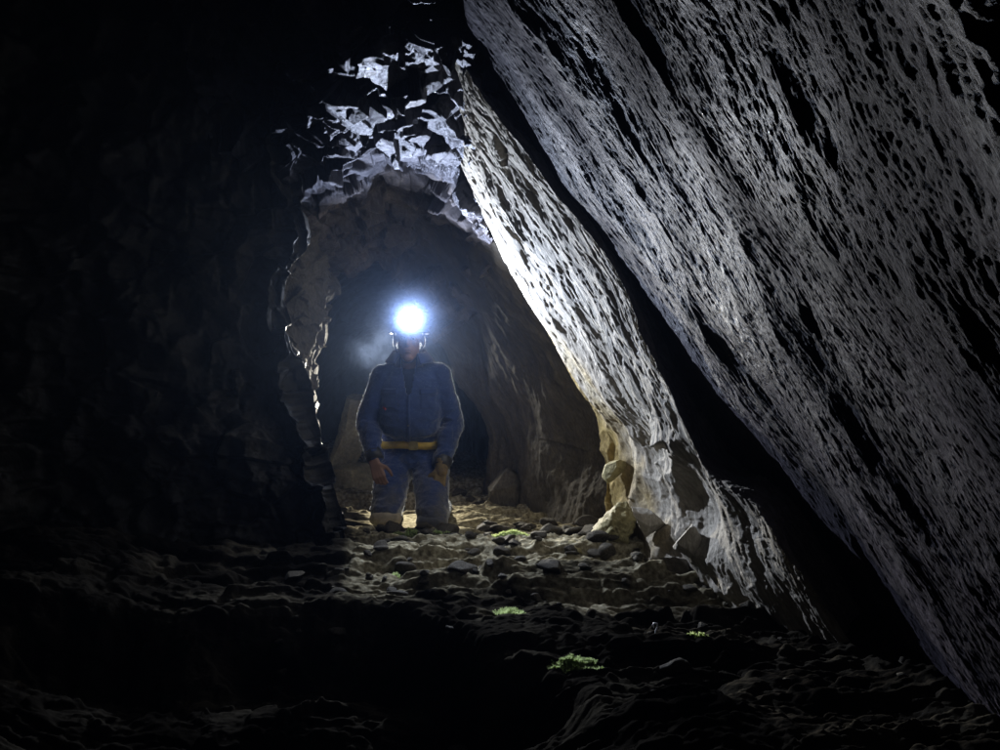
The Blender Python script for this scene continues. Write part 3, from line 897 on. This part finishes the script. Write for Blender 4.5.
def patch_on(name, x0, x1, z0, z1, mat, off=.004, n=14, m=14, fn=None, parent=None):
    v = []
    for i in range(n):
        for j in range(m):
            a, b = i / (n - 1), j / (m - 1)
            x, z = x0 + (x1 - x0) * b, z0 + (z1 - z0) * a
            if fn: x, z = fn(x, z, a, b)
            h, nn, _, _ = bvh.ray_cast(Vector((x, -1, z)), Vector((0, 1, 0)))
            if h is None: h = Vector((x, .1, z)); nn = Vector((0, -1, 0))
            edge = min(a, 1 - a, b, 1 - b)
            o = off if edge > .001 else .0005
            v.append((h.x, h.y - o, h.z))
    return link_mesh(name, v, grid_faces(n, m), mat, parent or person)


for sx in (-1, 1):
    pk = patch_on('chest_pocket', sx * .065 + .0, sx * .155, .66, .755, M_blue, .005, 16, 14)
    patch_on('pocket_flap', sx * .060, sx * .160, .74, .775, M_blue, .010, 8, 14, parent=pk)
patch_on('chest_emblem', -.150, -.128, .655, .672, M_red, .0095, 6, 6, fn=lambda x, z, a, b: (x, z + .004 * math.sin(b * 6)))
patch_on('zip_placket', -.012, .010, .47, .74, M_blue, .007, 40, 6)
patch_on('zip', -.004, .002, .475, .74, M_navy, .0095, 40, 3)
zp = patch_on('zip_pull', -.003, .001, .56, .575, M_metal, .013, 4, 3)


# belt fitted round the cloth
def belt_ring(z, half, name, mat, off):
    v = []
    K = 90
    axis = Vector((0, .25, z))
    rad = []
    for k in range(K):
        a = k * 2 * math.pi / K
        d = Vector((math.cos(a), math.sin(a), 0))
        r = 0
        for dz_ in (-half, 0, half):
            h = bvh.ray_cast(axis + Vector((0, 0, dz_)) + d * .195, -d)[0]
            if h: r = max(r, (h - axis).to_2d().length)
        rad.append(min(max(r, .11), .178))
    rad = np.array(rad)
    for _ in range(3): rad = (np.roll(rad, 1) + rad + np.roll(rad, -1)) / 3
    prof = [(-half, 0), (-half, off), (0, off * 1.25), (half, off), (half, 0)]
    for k in range(K):
        a = k * 2 * math.pi / K
        for dz_, o in prof:
            v.append((axis.x + math.cos(a) * (rad[k] + o), axis.y + math.sin(a) * (rad[k] + o), z + dz_ + .004 * math.sin(a * 3 + 1)))
    n_ = len(prof)
    i = np.arange(K * n_).reshape(K, n_); i = np.concatenate([i, i[:1]], 0)
    fc = np.stack([i[:-1, :-1], i[:-1, 1:], i[1:, 1:], i[1:, :-1]], -1).reshape(-1, 4)
    ob = link_mesh(name, v, fc, mat, person)
    return ob, rad


belt, rad = belt_ring(.452, .021, 'belt', M_belt, .007)
yb = .25 - rad[67] - .012


def box_mesh(name, c, s, mat, parent, bev=.003, rot=None):
    bm = bmesh.new(); bmesh.ops.create_cube(bm, size=1)
    bmesh.ops.scale(bm, vec=s, verts=bm.verts)
    bmesh.ops.bevel(bm, geom=list(bm.edges), offset=bev, segments=2, affect='EDGES')
    if rot: bm.transform(Matrix.Rotation(rot[0], 4, rot[1]))
    bmesh.ops.translate(bm, vec=c, verts=bm.verts)
    me = bpy.data.meshes.new(name); bm.to_mesh(me); bm.free(); me.materials.append(mat)
    o = bpy.data.objects.new(name, me); COL.objects.link(o); o.parent = parent
    return o


buckle = box_mesh('buckle', (.022, yb, .452), (.052, .010, .050), M_metal, belt)

# collar: a folded band standing round the neck
v = []
K, n_ = 60, 8
for i in range(K):
    a = math.radians(-60 + 300 * i / (K - 1))            # open towards the camera (-y)
    ca, sa = math.cos(a), math.sin(a)
    open_ = abs(i / (K - 1) - .5) * 2
    for j in range(n_):
        t = j / (n_ - 1)
        # rises, rolls over and falls outside
        rx = .074 + .012 * t + .040 * max(0, t - .45) * 2
        z = .915 + .085 * math.sin(min(t, .55) / .55 * math.pi / 2) - .075 * max(0, t - .5) * 1.7
        z -= .030 * open_ ** 3
        v.append((rx * ca * (1.04 + .05 * open_), .135 + rx * sa * 1.15 - .02 * open_ ** 2, z + .004 * math.sin(a * 5)))
collar = link_mesh('collar', v, grid_faces(K, n_), M_blue, person)
md = collar.modifiers.new('t', 'SOLIDIFY'); md.thickness = .005

# right-of-picture glove with five fingers, dark cuffs, knee pads, boots
A, NN, Q = fuse(hand(*handR, -1, .55, .0105, 1) + [capsule(wrR + W(0, .0, .02), wrR + W(0, -.02, -.03), .040, .034)], .0032, 2)
A = A + NN * (.0022 * fbm(A * 60, 3))[:, None]
link_mesh('glove', A, Q, M_glove, person)
for wr, el, nm in ((wrL, elL, 'cuff'), (wrR, elR, 'cuff')):
    d = (wr - el) / np.linalg.norm(wr - el)
    V, Fc = tube_np([wr - d * .05, wr - d * .035, wr - d * .012, wr + d * .008, wr + d * .010, wr - d * .005], [.047, .052, .050, .044, .034, .030], 28)
    V = np.array(V); V = V + (fbm(V * 50, 2) * .004)[:, None]
    link_mesh(nm, V, Fc, M_black, person)
for kn, an, col in ((knL, anL, M_pad), (knR, anR, M_blue)):
    A, NN, Q = fuse([ellip(kn + W(0, -.030, -.024), (.090, .076, .056))], .006, 3)
    A = A + NN * (.004 * fbm(A * 30, 3))[:, None]
    kp = link_mesh('knee_pad', A, Q, col, person)
    if col is M_pad: kp['label'] = 'pale dusty knee pad'
for an in (anL, anR):
    d = W(0, 1, -.12)
    A, NN, Q = fuse([capsule(an + W(0, -.04, .0), an + W(0, .05, 0), .058, .055), capsule(an + W(0, .05, -.005), an + W(0, .20, -.03), .052, .036), capsule(an + W(0, .06, .045), an + W(0, .02, .05), .03, .03)], .006, 3)
    link_mesh('boot', A, Q, M_black, person)

# helmet, chin strap, headlamp
v, prof = [], []
for k in range(17):
    a = k / 16 * math.pi / 2
    prof.append((math.sin(a) * 1.0, math.cos(a)))
K = 56
hcx = hc + W(0, .012, .050)
for i, (r, z) in enumerate(prof):
    for k in range(K):
        a = k * 2 * math.pi / K
        rid = 1 + .020 * max(0, 1 - abs(math.cos(a)) * 9) * (1 - r ** 6)
        v.append(hcx + W(math.cos(a) * r * .098 * rid, math.sin(a) * r * .122 * rid, z * .098 * rid))
for rr, zz in ((1.06, -.004), (1.14, -.012), (1.14, -.016), (1.0, -.010), (.93, .0)):
    for k in range(K):
        a = k * 2 * math.pi / K
        br = 1 + (.22 if rr > 1.05 else .05) * max(0, -math.sin(a)) ** 3 * (rr > 1)
        v.append(hcx + W(math.cos(a) * .098 * rr, math.sin(a) * .122 * rr * br, zz))
helmet = link_mesh('helmet', v, grid_faces(len(prof) + 5, K, True), M_helmet, person)
for sx in (-1, 1):
    V, Fc = tube_np([hc + W(sx * .084, .0, .045), hc + W(sx * .080, -.01, -.03), hc + W(sx * .058, -.03, -.085), hc + W(sx * .02, -.04, -.125), hc + W(0, -.04, -.129)], .004, 8)
    link_mesh('chin_strap', V, Fc, M_black, helmet)
lx, ly, lz = LAMP - np.array([PX, PY, 0])
# housing: lathe about the -y axis
def lathe_y(prof, c, K=32):
    v = []
    for r, y in prof:
        for k in range(K):
            a = k * 2 * math.pi / K
            v.append((c[0] + r * math.cos(a), c[1] + y, c[2] + r * math.sin(a)))
    return v, grid_faces(len(prof), K, True)


v, f = lathe_y([(.004, .075), (.024, .072), (.027, .050), (.030, .030), (.036, .012), (.038, .002), (.036, -.002), (.032, .000), (.026, .012), (.010, .020), (.001, .021)], (lx, ly, lz))
headlamp = link_mesh('headlamp', v, f, M_black, person)
v, f = lathe_y([(.001, .0035), (.015, .003), (.026, .0045), (.031, .006)], (lx, ly, lz))
M_lens, nt, b = new_mat('lit_lens')
b.inputs['Base Color'].default_value = (.9, .95, 1, 1)
b.inputs['Emission Color'].default_value = (.80, .88, 1, 1)
b.inputs['Emission Strength'].default_value = 60
link_mesh('lens', v, f, M_lens, headlamp)
V, Fc = tube_np([(lx, ly + .06, lz + .02), (lx + .02, ly + .11, lz + .075), (lx + .01, ly + .20, lz + .075), (lx, ly + .29, lz + .0), (lx, ly + .30, lz - .08)], .004, 8)
link_mesh('lamp_cable', V, Fc, M_black, headlamp)

# ------------------------------------------------------------------ lights
def spot(name, loc, target, watts, size_deg, blend, col, radius):
    l = bpy.data.lights.new(name, 'SPOT'); l.energy = watts; l.spot_size = math.radians(size_deg); l.spot_blend = blend
    l.color = col; l.shadow_soft_size = radius
    o = bpy.data.objects.new(name, l); COL.objects.link(o); o.location = loc
    o.rotation_euler = (Vector(target) - Vector(loc)).to_track_quat('-Z', 'Y').to_euler()
    return o


spot('headlamp_light', tuple(LAMP + np.array([0, -.018, 0])), (1.6, 0, 2.6), 335, 172, .85, (.70, .80, 1.0), .012)
# colleague's lamp further back, hidden behind the kneeling man
spot('rear_lamp_light', (-.69, 7.3, .95), (-.62, 5.2, .45), 880, 66, 1.0, (1, .95, .82), .03)

# ------------------------------------------------------------------ damp air
bm = bmesh.new(); bmesh.ops.create_cube(bm, size=1)
bmesh.ops.scale(bm, vec=(9.4, 16, 5.6), verts=bm.verts); bmesh.ops.translate(bm, vec=(0, 3.9, 1.0), verts=bm.verts)
me = bpy.data.meshes.new('haze'); bm.to_mesh(me); bm.free()
hz = bpy.data.objects.new('haze', me); COL.objects.link(hz)
m = bpy.data.materials.new('damp_air'); m.use_nodes = True; nt = m.node_tree
for n in list(nt.nodes):
    if n.type != 'OUTPUT_MATERIAL': nt.nodes.remove(n)
pv = nt.nodes.new('ShaderNodeVolumePrincipled')
pv.inputs['Color'].default_value = (.50, .66, 1, 1); pv.inputs['Density'].default_value = .0009; pv.inputs['Anisotropy'].default_value = .86
nt.links.new(pv.outputs[0], [n for n in nt.nodes if n.type == 'OUTPUT_MATERIAL'][0].inputs['Volume'])
me.materials.append(m); tag(hz, kind='stuff', label='faint damp air filling the tunnel')

# breath beside the head, and mist added round the lamp for its glow
def mist_volume(name, c, r, dens, label, noise=.5, sc=6):
    bm = bmesh.new(); bmesh.ops.create_icosphere(bm, subdivisions=3, radius=1)
    bmesh.ops.scale(bm, vec=r, verts=bm.verts)
    me = bpy.data.meshes.new(name); bm.to_mesh(me); bm.free()
    o = bpy.data.objects.new(name, me); COL.objects.link(o); o.location = c
    m = bpy.data.materials.new(name + '_air'); m.use_nodes = True; nt = m.node_tree; L = nt.links.new
    for n in list(nt.nodes):
        if n.type != 'OUTPUT_MATERIAL': nt.nodes.remove(n)
    out = [n for n in nt.nodes if n.type == 'OUTPUT_MATERIAL'][0]
    tc = N_(nt, 'ShaderNodeTexCoord')
    mp = N_(nt, 'ShaderNodeMapping'); mp.inputs['Scale'].default_value = tuple(1 / q for q in r); L(tc.outputs['Object'], mp.inputs['Vector'])
    ln = N_(nt, 'ShaderNodeVectorMath', operation='LENGTH'); L(mp.outputs[0], ln.inputs[0])
    f = N_(nt, 'ShaderNodeMapRange'); f.interpolation_type = 'SMOOTHERSTEP'; f.inputs['From Min'].default_value = 1; f.inputs['From Max'].default_value = 0; f.inputs['To Max'].default_value = 1
    L(ln.outputs['Value'], f.inputs['Value'])
    nz = N_(nt, 'ShaderNodeTexNoise'); nz.inputs['Scale'].default_value = sc; nz.inputs['Detail'].default_value = 4; L(tc.outputs['Object'], nz.inputs['Vector'])
    g = N_(nt, 'ShaderNodeMapRange'); g.inputs['From Min'].default_value = .5 - (1 - noise) * .5; g.inputs['From Max'].default_value = .72; L(nz.outputs['Fac'], g.inputs['Value'])
    mu = N_(nt, 'ShaderNodeMath', operation='MULTIPLY'); L(f.outputs[0], mu.inputs[0]); L(g.outputs[0], mu.inputs[1])
    md_ = N_(nt, 'ShaderNodeMath', operation='MULTIPLY'); md_.inputs[1].default_value = dens; L(mu.outputs[0], md_.inputs[0])
    pv = nt.nodes.new('ShaderNodeVolumePrincipled'); pv.inputs['Color'].default_value = (.45, .60, 1, 1); pv.inputs['Anisotropy'].default_value = .6
    L(md_.outputs[0], pv.inputs['Density']); L(pv.outputs[0], out.inputs['Volume'])
    me.materials.append(m); tag(o, label, kind='stuff')
    return o


mist_volume('lamp_glow_mist', (LAMP[0], LAMP[1] - .06, LAMP[2]), (.30, .24, .30), .11, 'added glow mist round the glaring headlamp', .1)
mist_volume('breath_cloud', (LAMP[0] - .24, 5.75, 1.03), (.26, .2, .2), .35, 'wisp of breath drifting left of the head', .95, 7)

# ------------------------------------------------------------------ world, camera, render
w = bpy.data.worlds.new('World'); scene.world = w; w.use_nodes = True
w.node_tree.nodes['Background'].inputs[0].default_value = (0, 0, 0, 1)
w.node_tree.nodes['Background'].inputs[1].default_value = 0
cam = bpy.data.cameras.new('camera'); co = bpy.data.objects.new('camera', cam); COL.objects.link(co)
cam.sensor_width = 36; cam.lens = 36 * F / 1000; cam.clip_end = 100; cam.clip_start = .02
co.location = tuple(CAM); co.rotation_euler = (math.radians(90), 0, 0)
scene.camera = co
vs = scene.view_settings
vs.view_transform = 'Standard'; vs.look = 'None'; vs.exposure = 0; vs.gamma = 1; vs.use_curve_mapping = False
scene.render.engine = 'CYCLES'
cy = scene.cycles
cy.max_bounces = 6; cy.diffuse_bounces = 1; cy.glossy_bounces = 3; cy.volume_bounces = 0
cy.sample_clamp_indirect = 2; cy.use_adaptive_sampling = True; cy.adaptive_threshold = .02
cy.volume_max_steps = 32
try:
    cy.use_denoising = True; cy.denoiser = 'OPENIMAGEDENOISE'
except Exception as e:
    print(e)
